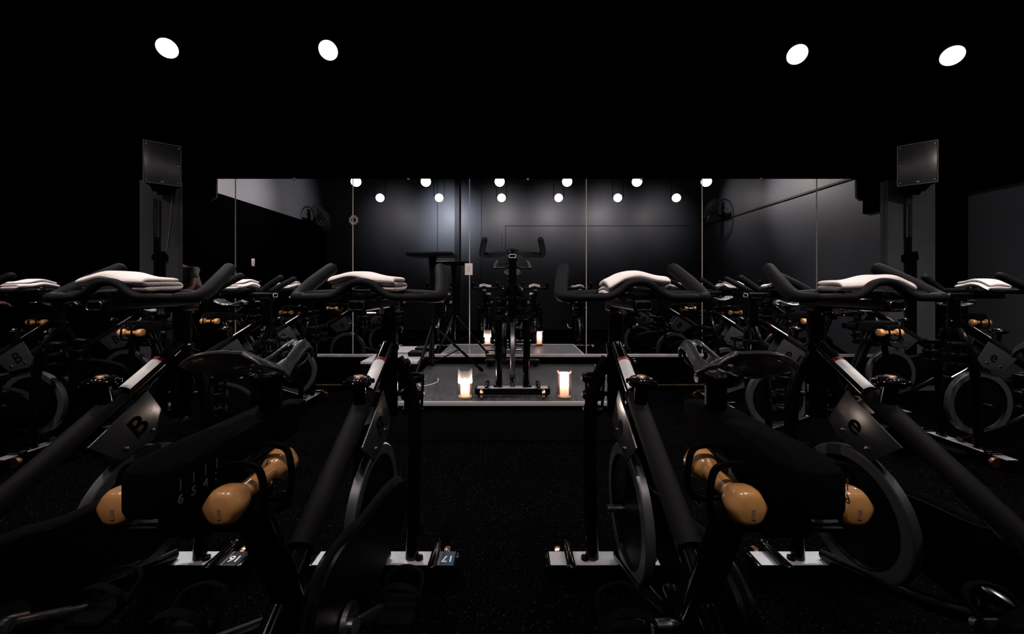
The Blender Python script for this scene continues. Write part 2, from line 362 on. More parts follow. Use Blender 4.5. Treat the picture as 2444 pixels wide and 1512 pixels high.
# ------------------------------------------------------------------ spin bike prototype (y forward, origin on floor under the crank)
def TZ(y): return .79+(y-.44)*.62
def make_bike():
    b = empty('spin_bike', (0, 0, 0))
    bm = N(); tube(bm, [(0, .585, TZ(.585)), (0, -.52, TZ(-.52)-.03)], .024, 16)
    tube(bm, [(0, -.02, .30), (0, -.10, .50), (0, -.20, .73)], .030, 14)                       # seat tube
    tube(bm, [(0, 0, .31), (0, .20, .20), (0, .55, .085)], .022, 12, smooth=4)
    tube(bm, [(0, .59, .60), (0, .59, .86)], .034, 18); lathe(bm, [(.034, .85), (.038, .855), (.038, .875), (.031, .88)], 20, Matrix.Translation((0, .59, 0)))
    box(bm, -.035, .035, -.06, .06, .25, .37, .015)
    fr = link('frame', bm, 'gloss_black', b)
    bm = N(); tube(bm, [(0, .36, TZ(.36)), (0, -.02, TZ(-.02))], .0295, 18)
    for y in (.36, -.02): lathe(bm, [(.0295, -.004), (.032, -.003), (.032, .003), (.0295, .004)], 18, Matrix.Translation((0, y, TZ(y))) @ Matrix.Rotation(math.atan2(1, .62), 4, 'X') )
    link('tube_sleeve', bm, 'sleeve_rubber', b)
    # sticker wrapped round the upper face of the tube
    d = Vector((0, 1, .62)).normalized(); n = Vector((0, -.62, 1)).normalized(); s = Vector((1, 0, 0))
    def wrap(y0, y1, a0, a1, r):
        bm = N(); rows = []
        for i in range(7):
            y = y0+(y1-y0)*i/6; c = Vector((0, y, TZ(y)))
            rows.append([bm.verts.new(c+(n*math.cos(a)+s*math.sin(a))*r) for a in [a0+(a1-a0)*k/8 for k in range(9)]])
        for i in range(6):
            for k in range(8): bm.faces.new((rows[i][k], rows[i][k+1], rows[i+1][k+1], rows[i+1][k]))
        r_ = bmesh.ops.extrude_face_region(bm, geom=list(bm.faces)); vs = [v for v in r_['geom'] if isinstance(v, bmesh.types.BMVert)]
        for v in vs:
            q = Vector((0, v.co.y, TZ(v.co.y))); dd = v.co-q; dd -= d*dd.dot(d); v.co -= dd.normalized()*.0008
        return bm
    lb = link('warning_label', wrap(.375, .487, -1.0, 1.0, .0252), 'label_print', b); lb['label'] = 'white warning label with lines of fine print'
    link('label_header', wrap(.4875, .500, -1.0, 1.0, .0252), 'red', lb)['label'] = 'red header strip'
    # fork
    for sx in (-1, 1):
        bm = N(); tube(bm, [(sx*.03, .60, .82), (sx*.07, .598, .74), (sx*.10, .585, .62), (sx*.105, .565, .35), (sx*.10, .55, .06)], .018, 12, smooth=5, flat=1.4)
        link('fork_leg', bm, 'gloss_black', b)
    # flywheel
    M = Matrix.Translation((0, .43, .33)) @ Matrix.Rotation(PI/2, 4, 'Y')
    bm = N(); lathe(bm, [(.03, -.02), (.03, .02), (.055, .012), (.165, .006), (.172, .014), (.212, .014), (.212, -.014), (.172, -.014), (.165, -.006), (.055, -.012)], 64, M, closed=True)
    fw = link('flywheel', bm, 'satin_black', b, flat_angle=25)
    bm = N(); lathe(bm, [(.176, -.0155), (.209, -.0155), (.2135, -.012), (.2135, .012), (.209, .0155), (.176, .0155), (.176, .0142), (.2125, .0142), (.2125, -.0142), (.176, -.0142)], 64, M, closed=True)
    link('rim', bm, 'rim_steel', fw, flat_angle=25)
    bm = N(); lathe(bm, [(0, -.075), (.012, -.075), (.012, .075), (0, .075)], 12, M); link('axle', bm, 'steel', fw)
    # chain guard: S-curved shell on the right
    top = smooth_path([(-.165, .34), (-.13, .44), (-.06, .487), (.04, .487), (.14, .462), (.24, .455), (.36, .437), (.45, .412), (.52, .365), (.545, .31)], 5)
    bot = smooth_path([(.515, .265), (.43, .235), (.30, .245), (.15, .225), (0, .205), (-.11, .245)], 5)
    poly = [(p[0], p[1]) for p in [Vector((q.x, q.y)) for q in top+bot]]
    bm = N(); prism(bm, poly, 'x', .052, .088, .006); cg = link('chain_guard', bm, 'satin_black', b)
    bm = N(); pts = [(.07, q.x, q.y) for q in top]; tube(bm, pts, .0200, 8, flat=.12); link('guard_edge', bm, 'guard_band', cg)
    # crank and pedals
    bm = N(); tube(bm, [(-.10, 0, .31), (.11, 0, .31)], .014, 12)
    tube(bm, [(.115, 0, .31), (.125, .14, .225)], .011, 10, flat=1.5); tube(bm, [(-.105, 0, .31), (-.115, -.14, .395)], .011, 10, flat=1.5)
    lathe(bm, [(0, -.006), (.045, -.006), (.045, .006), (0, .006)], 24, Matrix.Translation((.098, 0, .31)) @ Matrix.Rotation(PI/2, 4, 'Y'))
    cr = link('crank', bm, 'steel', b)
    for sx, y, z in ((1, .14, .225), (-1, -.14, .395)):
        bm = N(); cx = sx*.175
        box(bm, cx-.045, cx+.045, y-.05, y+.05, z-.011, z+.011, .006)
        tube(bm, [(cx-.045, y+.02, z+.008), (cx-.048, y+.06, z+.05), (cx, y+.075, z+.065), (cx+.048, y+.06, z+.05), (cx+.045, y+.02, z+.008)], .006, 6, smooth=4)
        pd = link('pedal', bm, 'matte_black', cr)
        bm = N(); tube(bm, [(cx-.05, y, z), (cx-.05, y-.005, z+.05), (cx, y-.01, z+.075), (cx+.05, y-.005, z+.05), (cx+.05, y, z)], .010, 6, smooth=4, flat=.25); link('toe_strap', bm, 'matte_black', pd)
    # side plates under the tube
    for sx in (-1, 1):
        bm = N(); prism(bm, [(.225, .628), (.41, .745), (.485, .625), (.45, .575), (.32, .545)], 'x', sx*.036, sx*.042, .002)
        sp = link('side_plate', bm, 'plate_grey', b); sp['label'] = 'glossy grey side plate'
        # raised letter
        dd = Vector((0, 1, .62)).normalized()
        if sx > 0: text('letter', 'B', .10, 'matte_black', sp, (.0428, .375, .635), dd, Vector((0, -.62, 1)))
        else: text('letter', 'e', .10, 'matte_black', sp, (-.0428, .375, .640), -dd, Vector((0, -.62, 1)))
        for (y, z) in ((.335, .578), (.425, .605)):
            bm = N(); lathe(bm, [(.008, 0), (.008, .003), (.004, .006), (0, .006)], 12, Matrix.Translation((sx*.042, y, z)) @ Matrix.Rotation(sx*PI/2, 4, 'Y')); link('bolt', bm, 'chrome', sp)
    bm = N(); box(bm, -.034, .034, .30, .48, .575, .66, .01); link('brake_housing', bm, 'satin_black', b)
    # resistance dial
    bm = N(); tube(bm, [(0, .315, TZ(.315)), (0, .30, .80)], .020, 14); lathe(bm, [(.0, .79), (.036, .79), (.040, .797), (.040, .808), (.033, .817), (.019, .819), (0, .819)], 26, Matrix.Translation((0, .30, 0)))
    for k in range(6):
        a = k*PI/3; box(bm, -.008, .008, -.047, -.036, .795, .809, .003, mtx=Matrix.Translation((0, .30, 0)) @ Matrix.Rotation(a, 4, 'Z'))
    rd = link('resistance_dial', bm, 'gloss_black', b)
    bm = N(); lathe(bm, [(0, .8225), (.014, .8225), (.0165, .819), (.0165, .8175)], 24, Matrix.Translation((0, .30, 0))); link('dial_badge', bm, 'copper', rd)
    # handlebar post and slider
    bm = N(); tube(bm, [(0, .59, .84), (0, .59, 1.035)], .029, 18); hp = link('handlebar_post', bm, 'gloss_black', b)
    bm = N(); tube(bm, [(.034, .59, .80), (.058, .59, .80)], .008, 10); lathe(bm, [(0, -.012), (.012, -.014), (.021, -.004), (.021, .006), (.013, .014), (0, .015)], 20, Matrix.Translation((.068, .59, .80)) @ Matrix.Rotation(PI/2, 4, 'Y'))
    link('height_knob', bm, 'gloss_black', hp)
    bm = N(); box(bm, -.030, .030, .28, .645, 1.022, 1.060, .010, 3); box(bm, -.036, .036, .55, .63, 1.005, 1.03, .008)
    sl = link('handlebar_slider', bm, 'satin_black', b)
    for y, dy in ((.6455, 1), (.2795, -1)):
        bm = N(); pts = []
        for k in range(33):
            a = 2*PI*k/32; rx, rz = .024, .0135
            c = math.copysign(abs(math.cos(a))**.55, math.cos(a)); ss = math.copysign(abs(math.sin(a))**.55, math.sin(a))
            pts.append((rx*c, y+dy*.001, 1.041+rz*ss*(1-.22*math.exp(-(c*3)**2))))
        tube(bm, pts, .0016, 6, caps=False); link('end_cap_ring', bm, 'white_print' if dy > 0 else 'steel', sl)
    bm = N(); tube(bm, [(-.05, .50, 1.0), (.02, .50, 1.0), (.055, .47, .995)], .006, 8, smooth=3); tube(bm, [(0, .50, 1.0), (0, .50, 1.025)], .012, 10); link('slider_lever', bm, 'chrome', sl)
    # handlebar
    hb_pts = [(-.225, .385, 1.070), (-.20, .345, 1.065), (-.16, .325, 1.066), (-.10, .32, 1.068), (-.065, .32, 1.084), (-.035, .32, 1.108), (0, .32, 1.116)]
    full = hb_pts + [(-x, y, z) for x, y, z in reversed(hb_pts[:-1])]
    bm = N(); tube(bm, full, .0150, 16, smooth=6, flat=.85)
    ft = [(-.225, .40, 1.072), (-.15, .44, 1.073), (-.07, .465, 1.076), (0, .472, 1.078), (.07, .465, 1.076), (.15, .44, 1.073), (.225, .40, 1.072)]
    tube(bm, ft, [.014, .017, .017, .013, .013, .013, .017, .017, .014], 14, smooth=5)
    hb = link('handlebar', bm, 'rubber_grip', b)
    for sx in (-1, 1):
        bm = N(); tube(bm, [(sx*.205, .335, 1.066), (sx*.232, .365, 1.066), (sx*.238, .405, 1.078), (sx*.228, .47, 1.118), (sx*.208, .555, 1.168)], [.015, .018, .0235, .0235, .0225], 18, smooth=6, round_end=True)
        link('grip', bm, 'rubber_grip', hb)
    bm = N(); box(bm, -.028, .028, .30, .46, 1.050, 1.084, .010); lathe(bm, [(0, 0), (.030, 0), (.030, .03), (.024, .036), (0, .036)], 24, Matrix.Translation((0, .458, 1.070)) @ Matrix.Rotation(-PI/2, 4, 'X'))
    mt = link('handlebar_mount', bm, 'gloss_black', hb)
    bm = N()
    for x, z in ((-.015, -.013), (.015, -.013), (-.015, .013), (.015, .013)): lathe(bm, [(.004, 0), (.004, .0015), (0, .002)], 10, Matrix.Translation((x, .4940, 1.070+z)) @ Matrix.Rotation(-PI/2, 4, 'X'))
    link('screw', bm, 'chrome', mt)
    # bottle holder ahead of the post
    for sx in (-1, 1):
        bm = N()
        cx, cy = sx*.075, .655
        for z, rr in ((.60, .036), (.66, .040), (.73, .043)):
            tube(bm, [(cx+rr*math.cos(a), cy+rr*math.sin(a), z) for a in [2*PI*k/20 for k in range(21)]], .007, 8, caps=False, flat=2.0)
        for a in (0, 2.1, 4.2): tube(bm, [(cx+.036*math.cos(a), cy+.036*math.sin(a), .595), (cx+.043*math.cos(a), cy+.043*math.sin(a), .735)], .006, 8)
        lathe(bm, [(0, .59), (.036, .59), (.038, .605), (0, .605)], 20, Matrix.Translation((cx, cy, 0)))
        tube(bm, [(sx*.03, .60, .68), (sx*.06, .62, .68)], .009, 8)
        link('bottle_holder', bm, 'satin_black', b)
    # seat post, slider, saddle
    bm = N(); tube(bm, [(0, -.185, .70), (0, -.235, .80)], .024, 16); box(bm, -.034, .034, -.24, -.165, .69, .745, .012)
    po = link('seat_post', bm, 'gloss_black', b)
    for k in range(5):
        z = .775-k*.018; y = -.2105+(.75-z)*.5
        text('scale_mark', str(3+k), .013, 'grey_print', po, (.0345 if z < .745 else .0245, y, z), (0, -1, 0), (0, 0, 1), .0004) if k > 1 else None
    bm = N(); tube(bm, [(.03, -.205, .715), (.06, -.205, .715)], .006, 8); lathe(bm, [(0, -.01), (.012, -.012), (.019, 0), (.012, .012), (0, .013)], 18, Matrix.Translation((.068, -.205, .715)) @ Matrix.Rotation(PI/2, 4, 'Y'))
    link('height_knob', bm, 'gloss_black', po)
    bm = N(); prism(bm, [(-.04, -.10), (-.04, -.365)]+[(.012*sx+.028*math.cos(a), -.365+.030*math.sin(a)) for sx, a in [(-1, PI+.3), (-1, PI+.7), (-1, PI+1.1), (-1, PI*1.5), (1, PI*1.5), (1, PI*1.5+.5), (1, PI*1.5+.9), (1, PI*1.5+1.3)]]+[(.04, -.365), (.04, -.10)], 'z', .795, .862, .012)
    box(bm, -.024, .024, -.11, -.035, .812, .852, .010)
    ss = link('seat_slider', bm, 'matte_black', b)
    for k, ch in enumerate('3456'):
        y = -.318-k*.0205
        text('scale_mark', ch, .017, 'grey_print', ss, (.0404, y, .818), (0, 1, 0), (0, 0, 1), .0003)
        bm = N(); box(bm, .0400, .0406, y-.0006, y+.0006, .830, .845); link('scale_line', bm, 'grey_print', ss, smooth=False)
    bm = N(); tube(bm, [(0, -.13, .855), (0, -.13, .915)], .020, 14); box(bm, -.028, .028, -.155, -.10, .905, .93, .008)
    cl = link('saddle_clamp', bm, 'satin_black', ss)
    bm = N()
    for sx in (-1, 1): tube(bm, [(sx*.010, -.015, .945), (sx*.02, -.06, .932), (sx*.022, -.16, .930), (sx*.035, -.225, .945)], .0038, 8, smooth=5)
    for sx in (-1, 1): lathe(bm, [(0, -.006), (.009, -.006), (.009, .006), (0, .006)], 10, Matrix.Translation((sx*.032, -.128, .918)) @ Matrix.Rotation(PI/2, 4, 'Y'))
    link('rail', bm, 'chrome', cl)
    # saddle
    NU, NV = 30, 24; bm = N(); G = []
    def W(u):
        k = [(0, .070), (.08, .079), (.18, .080), (.32, .066), (.45, .047), (.6, .034), (.8, .027), (.93, .024), (1, .014)]
        for (a, wa), (c, wc) in zip(k, k[1:]):
            if a <= u <= c: t = (u-a)/(c-a); t = t*t*(3-2*t); return wa+(wc-wa)*t
    for i in range(NU+1):
        u = i/NU; row = []
        for j in range(NV+1):
            v = -1+2*j/NV; x = v*W(u)
            y = -.262+.27*u + (.066*(1-min(1, abs(v)/.55))**1.1)*max(0, 1-u*2.6)
            z = .970 + .026*max(0, 1-u*2.6)**1.5 - .016*math.exp(-((u-.42)/.22)**2) + .014*math.exp(-((u-.84)/.14)**2) - .022*max(0, (u-.86)/.14)**2
            z -= (.024 - .004*u)*abs(v)**3.2
            z -= .010*math.exp(-(v/.26)**2)*(1-u*.6)
            row.append(bm.verts.new((x, y, z)))
        G.append(row)
    for i in range(NU):
        for j in range(NV):
            u = (i+.5)/NU; v = -1+2*(j+.5)/NV; x = abs(v*W(u))
            if .22 < u < .76 and x < .0185*math.sin((u-.22)/.54*PI)**.6: continue
            bm.faces.new((G[i][j], G[i+1][j], G[i+1][j+1], G[i][j+1]))
    for v in [v for v in bm.verts if not v.link_faces]: bm.verts.remove(v)
    sd = link('saddle', bm, 'leather', b, flat_angle=80)
    md = sd.modifiers.new('thick', 'SOLIDIFY'); md.thickness = .008; md.offset = -1; md = sd.modifiers.new('sub', 'SUBSURF'); md.levels = 1; md.render_levels = 2
    # stabilizers
    for nm, y in (('front_stabilizer', .55), ('rear_stabilizer', -.53)):
        bm = N(); box(bm, -.27, .27, y-.038, y+.038, .022, .072, .008, 2)
        st = link(nm, bm, 'satin_black', b)
        if y > 0:
            bm = N(); box(bm, -.262, .262, y-.036, y+.036, .0712, .0722, .0003, 1); tp = link('top_plate', bm, 'brushed', st); tp['label'] = 'brushed metal top plate'
        for sx in (-1, 1):
            bm = N(); box(bm, sx*.270-.008, sx*.270+.008, y-.037, y+.037, .024, .069, .004); link('end_cap', bm, 'gloss_black', st)
            bm = N(); lathe(bm, [(0, 0), (.022, 0), (.022, .012), (.006, .016), (.006, .03), (0, .03)], 16, Matrix.Translation((sx*.235, y, 0))); link('levelling_foot', bm, 'satin_black', st)
            if y > 0:
                bm = N(); lathe(bm, [(0, -.011), (.030, -.011), (.034, 0), (.030, .011), (0, .011)], 24, Matrix.Translation((sx*.225, y+.058, .040)) @ Matrix.Rotation(PI/2, 4, 'Y')); link('transport_wheel', bm, 'copper', st)
                bm = N(); tube(bm, [(sx*.190, y-.075, .092), (sx*.190, y+.045, .088)], .0165, 14, round_end=True, flat=.8); fl = link('foot_lever', bm, 'gloss_black', st)
                bm = N(); lathe(bm, [(0, .0), (.015, 0), (.012, .012), (0, .018)], 10, Matrix.Translation((sx*.190, y+.056, .088)) @ Matrix.Rotation(-PI/2, 4, 'X')); link('lever_tip', bm, 'chrome', fl)
                bm = N(); lathe(bm, [(0, .072), (.014, .072), (.014, .082), (0, .085)], 12, Matrix.Translation((sx*.13, y-.005, 0))); link('bolt', bm, 'satin_black', st)
    # dumbbell cradles
    for sx in (-1, 1):
        bm = N(); x = sx
        for y in (-.315, -.245):
            tube(bm, [(x*.038, y, .815), (x*.052, y, .832), (x*.092, y, .832), (x*.106, y, .812), (x*.108, y, .765), (x*.090, y, .742), (x*.038, y, .742)], .0045, 8, smooth=3, flat=1.3)
        tube(bm, [(x*.072, -.315, .832), (x*.072, -.245, .832)], .0045, 8)
        box(bm, min(x*.036, x*.10), max(x*.036, x*.10), -.325, -.235, .738, .744, .002)
        link('dumbbell_cradle', bm, 'satin_black', b)
    box_bm = N(); box(box_bm, -.036, .036, -.33, -.23, .73, .80, .008); link('cradle_bracket', box_bm, 'satin_black', b)
    return b
bike0 = make_bike()

def make_dumbbell():
    d = empty('dumbbell', (0, 0, 0))
    bm = N(); M = Matrix.Rotation(-PI/2, 4, 'X')
    lathe(bm, [(.0105, -.055), (.013, -.03), (.0145, 0), (.013, .03), (.0105, .055)], 16, M)
    link('handle', bm, 'dumbbell', d)
    for s in (-1, 1):
        bm = N(); lathe(bm, [(.0, -.025), (.013, -.024), (.021, -.019), (.0285, -.008), (.0315, .002), (.0320, .012), (.0285, .020), (.020, .0235), (0, .024)], 48, Matrix.Translation((0, s*.056, 0)) @ Matrix.Rotation(-s*PI/2, 4, 'X'))
        for v in bm.verts:
            r = math.hypot(v.co.x, v.co.z)
            if r > .016: a = math.atan2(v.co.z, v.co.x); f = 1-.06*(1-math.cos(6*a))*.5*min(1, (r-.016)/.012); v.co.x *= f; v.co.z *= f
            v.co.x *= .86; v.co.z *= .86
        h = link('weight_head', bm, 'dumbbell', d, flat_angle=60)
        if s < 0:
            bm = N(); box(bm, -.0022, .0022, -.0006, .0006, -.007, .007, mtx=Matrix.Translation((.002, -.0799, -.004))); link('weight_mark', bm, 'skin', h, smooth=False)
    return d
dumb0 = make_dumbbell()

def make_towel(seed, L=.225, Wd=.13, layers=3, th=.0145, curl=0):
    # serpentine fold swept along x
    bm = N(); prof = []; mid = []
    h = Wd/2
    for k in range(layers):
        z = k*(th+.0015); ys = [-h+.008, -h*.4, 0, h*.4, h-.008]
        if k % 2: ys = ys[::-1]
        for y in ys: mid.append((y, z))
        if k < layers-1:
            s = 1 if k % 2 == 0 else -1; mid.append((s*(h+.004), z+(th+.0015)/2))
    n = len(mid); off = []
    for i in range(n):
        a = mid[max(i-1, 0)]; c = mid[min(i+1, n-1)]; tx, tz = c[0]-a[0], c[1]-a[1]; l = math.hypot(tx, tz) or 1
        off.append((-tz/l*th*.5, tx/l*th*.5))
    loop = [(m[0]+o[0], m[1]+o[1]) for m, o in zip(mid, off)] + [(m[0]-o[0], m[1]-o[1]) for m, o in reversed(list(zip(mid, off)))]
    NX = 22; rings = []
    for i in range(NX+1):
        t = i/NX; x = (t-.5)*L; e = min(t, 1-t)*NX
        sc = 1 if e > 0 else .94
        ring = []
        for (y, z) in loop:
            q = Vector((x*7+seed, y*9, z*30)); nz = noise.noise(q)*.006; nx = noise.noise(q+Vector((5, 3, 1)))*.008
            base = .018*math.exp(-((x+.02*seed % .05)/.055)**2) - .05*max(0, abs(x)-.07)
            zz = z*sc + base + nz + th*.5
            if curl and x < -L*.25: zz -= curl*(abs(x)-L*.25)*(.7+.6*abs(y)/h)
            ring.append(bm.verts.new((x+nx*(1 if e < 3 else .3), y+nz*1.2, zz)))
        rings.append(ring)
    m = len(loop)
    for i in range(NX):
        for k in range(m): bm.faces.new((rings[i][k], rings[i][(k+1) % m], rings[i+1][(k+1) % m], rings[i+1][k]))
    for rg in (rings[0], rings[-1]):
        half = m//2
        for k in range(half-1): bm.faces.new((rg[k], rg[k+1], rg[m-2-k], rg[m-1-k]))
    o = link('towel', bm, 'towel', flat_angle=80)
    md = o.modifiers.new('sub', 'SUBSURF'); md.levels = 1; md.render_levels = 2
    return o

# ------------------------------------------------------------------ set the bikes out
#   key, x, y, z, heading (0 = facing the mirror), phrase, towel spec
B = [
 ('A2', -1.285, .88, 0, 0, 'outer left near bike, numbered 16', 1),
 ('A3', -.48, .88, 0, 0, 'inner left near bike, numbered 17', 2),
 ('A4', .405, .88, 0, 0, 'inner right near bike', 3),
 ('A5', 1.185, .88, 0, 0, 'outer right near bike', 4),
 ('A1', -2.20, .88, 0, 0, 'near-row bike beyond the left picture edge', 0),
 ('A6', 2.19, .88, 0, 0, 'near-row bike beyond the right picture edge', 0),
 ('L1', -3.60, 2.50, 0, -PI/2, 'sideways bike at the left picture edge', 1),
 ('L2', -2.29, 2.62, 0, -PI/2, 'nearer sideways bike left of podium', 2),
 ('L3', -2.44, 3.47, 0, -PI/2, 'farther sideways bike left of podium', 3),
 ('L4', -3.86, 3.36, 0, -PI/2, 'sideways bike before left column', 4),
 ('R1', 3.52, 2.50, 0, PI/2, 'sideways bike at the right picture edge', 3),
 ('R2', 2.27, 2.62, 0, PI/2, 'nearer sideways bike right of podium', 4),
 ('R3', 2.41, 3.47, 0, PI/2, 'farther sideways bike right of podium', 1),
 ('R4', 3.80, 3.36, 0, PI/2, 'sideways bike before right column', 2),
 ('I', .004, 3.36, PZ+.001, PI, 'instructor bike on the podium', 0),
]
towels = {1: make_towel(1.3), 2: make_towel(4.1, .215), 3: make_towel(7.7, .20, curl=.3), 4: make_towel(9.2, .22, layers=2, th=.016, curl=.15)}
used = set(); firstd = True
BIKE_LABEL = {
 'A2': 'black spin bike numbered 16, outer left of the near row',
 'A3': 'black spin bike numbered 17, inner left of the near row',
 'A4': 'black spin bike, inner right of the near row',
 'A5': 'black spin bike, outer right of the near row',
 'A1': 'black spin bike at the far left end of the near row, mostly out of frame',
 'A6': 'black spin bike whose grip shows at the right edge of the picture',
 'L1': 'black spin bike standing sideways at the left picture edge, flywheel rim gleaming',
 'L2': 'black spin bike sideways left of the podium, nearer of the two',
 'L3': 'black spin bike sideways left of the podium, close to the mirror',
 'L4': 'black spin bike sideways in front of the left speaker column',
 'R1': 'black spin bike standing sideways at the right picture edge, flywheel rim gleaming',
 'R2': 'black spin bike sideways right of the podium, nearer of the two',
 'R3': 'black spin bike sideways right of the podium, close to the mirror',
 'R4': 'black spin bike sideways in front of the right speaker column',
 'I': 'black instructor spin bike on the podium, facing the class between candles'}
for key, x, y, z, rz, ph, tw in B:
    b = bike0 if key == 'A2' else copy_tree(bike0)
    b.location = (x, y, z); b.rotation_euler = (0, 0, rz)
    grp = {'A': 'spin bikes of the near row', 'L': 'sideways spin bikes left of the podium', 'R': 'sideways spin bikes right of the podium', 'I': None}[key[0]]
    tag(b, BIKE_LABEL[key], 'exercise bike', grp)
    Mx = Matrix.Translation((x, y, z)) @ Matrix.Rotation(rz, 4, 'Z')
    for sx, side in ((-1, 'left'), (1, 'right')):
        d = dumb0 if firstd else copy_tree(dumb0); firstd = False
        d.location = Mx @ Vector((sx*.0735, -.280, .790)); d.rotation_euler = (0, 0, rz)
        tag(d, 'tan dumbbell in %s cradle of the %s' % (side, ph), 'dumbbell', 'tan dumbbells held behind the saddles')
    if tw:
        t = towels[tw] if tw not in used else towels[tw].copy()
        if tw in used: C.objects.link(t)
        used.add(tw)
        yy, dx = {'A': (.395, .0)}.get(key[0], (.405, .0))
        t.location = Mx @ Vector((dx, yy, 1.088)); t.rotation_euler = (0, 0, rz+random.uniform(-.12, .12))
        if key == 'A5': t.rotation_euler[2] = PI-.1
        tag(t, 'folded white towel on the handlebar of the %s' % ph, 'towel', 'white towels on the handlebars')
towel_pts = None
# number stickers
def stab_of(root): return [c for c in root.children if c.name.startswith('front_stabilizer')][0]
roots = {o['label']: o for o in bpy.data.objects if o.get('category') == 'exercise bike'}
for key, num, m in (('A2', '16', 'black_tag'), ('A3', '17', 'teal_tag')):
    st = stab_of(roots[BIKE_LABEL[key]])
    bm = N(); box(bm, .212, .262, .55-.035, .55+.035, .0722, .0730); tg = link('number_tag', bm, m, st, smooth=False)
    text('number', num, .045, 'white_print', tg, (.237, .546, .0735), (-1, 0, 0), (0, -1, 0), .0004)
    tg['label'] = 'number sticker reading %s' % num

# ------------------------------------------------------------------ candles
def candle(x, y, r, h, wax_h, flame_z, label, shell_top):
    t = empty('candle', (x, y, PZ+.001)); tag(t, label, 'candle', 'candles on the podium')
    bm = N(); lathe(bm, [(0, 0), (r*.85, 0), (r*.93, .004), (r*.93, .012), (r, .03), (r, h-.008), (r*1.06, h-.001), (r*1.02, h), (r*.97, h-.006), (r*.955, .03), (r*.85, .014), (0, .014)], 40); link('glass_jar', bm, 'glass', t)
    R = r*.94
    bm = N(); lathe(bm, [(0, .016), (R*.96, .016), (R, .03), (R, shell_top), (R*.92, shell_top-.002), (R*.90, wax_h+.008), (R*.5, wax_h), (0, wax_h)], 36); link('wax', bm, 'wax', t)
    bm = N(); lathe(bm, [(0, flame_z-.022), (.008, flame_z-.014), (.017, flame_z), (.011, flame_z+.02), (.0, flame_z+.05)], 16); link('flame', bm, 'wick_flame', t)
    bm = N(); tube(bm, [(0, 0, wax_h), (0, 0, flame_z-.02)], .0015, 6); link('wick', bm, 'matte_black', t)
    lamp('candle_light', 'POINT', (x, y, PZ+flame_z+.01), 18, (1, .82, .70), size=.012)
candle(-.345, 2.775, .053, .212, .055, .100, 'tall candle jar on the podium left of the instructor bike, wax burnt low', .115)
candle(.385, 2.775, .052, .198, .085, .130, 'full candle jar on the podium right of the instructor bike', .185)

# ------------------------------------------------------------------ tripod stand with tray
tx, ty = -.72, 3.42
t = empty('laptop_stand', (tx, ty, PZ)); tag(t, 'black tripod stand with a flat tray on the podium, left of the instructor bike', 'stand')
bm = N(); tube(bm, [(0, 0, .10), (0, 0, 1.02)], .017, 14); tube(bm, [(0, 0, .82), (0, 0, .96)], .024, 14); tube(bm, [(0, 0, .96), (0, 0, 1.09)], .028, 14, r1=.038); link('pole', bm, 'satin_black', t)
bm = N(); tube(bm, [(0, 0, .42), (0, 0, .48)], .030, 14); tube(bm, [(0, 0, .12), (0, 0, .16)], .026, 14); link('collar', bm, 'gloss_black', t)
bm = N(); tube(bm, [(.03, 0, .455), (.055, 0, .455)], .010, 10); link('knob', bm, 'chrome', t)
for a in (math.radians(262), math.radians(22), math.radians(106)):
    c, s = math.cos(a), math.sin(a)
    bm = N(); tube(bm, [(c*.02, s*.02, .46), (c*.46, s*.46, .032)], .012, 10); l = link('leg', bm, 'satin_black', t)
    bm = N(); tube(bm, [(c*.018, s*.018, .14), (c*.24, s*.24, .235)], .006, 8); link('brace', bm, 'satin_black', l)
    bm = N(); tube(bm, [(c*.445, s*.445, .045), (c*.468, s*.468, .026)], .017, 10, round_end=True); link('rubber_foot', bm, 'matte_black', l)
bm = N(); box(bm, -.20, .20, -.16, .16, 1.09, 1.125, .006); link('tray', bm, 'satin_black', t)

# ------------------------------------------------------------------ low white table and device
t = empty('side_table', (-1.17, 3.80, 0)); tag(t, 'low white table against the mirror, left of the podium', 'table')
bm = N(); box(bm, -.27, .27, -.22, .20, .365, .39, .003); link('table_top', bm, 'white_laminate', t)
for sx in (-1, 1):
    for sy in (-1, 1):
        bm = N(); box(bm, sx*.24-.015, sx*.24+.015, sy*.18-.02, sy*.18+.01, 0, .365, .002); link('leg', bm, 'matte_black', t)
t = empty('amplifier', (-.99, 3.90, .391)); tag(t, 'flat black amplifier box on the low white table', 'audio equipment')
bm = N(); box(bm, -.07, .085, -.07, .08, .006, .045, .006); link('case', bm, 'satin_black', t)
bm = N()
for sx in (-.055, .07):
    for sy in (-.055, .065): lathe(bm, [(0, 0), (.008, 0), (.008, .008), (0, .008)], 10, Matrix.Translation((sx, sy, 0)))
link('foot', bm, 'matte_black', t)
o = link('cable', tube(N(), [(-.66, 3.36, PZ+.004), (-.64, 3.22, PZ+.005), (-.73, 3.10, PZ+.005), (-.79, 3.18, PZ+.005), (-.80, 3.34, PZ+.005), (-.86, 3.50, PZ+.006)], .0035, 8, smooth=6), 'white_plastic'); tag(o, 'thin white cable curling on the podium under the tripod stand', 'cable')

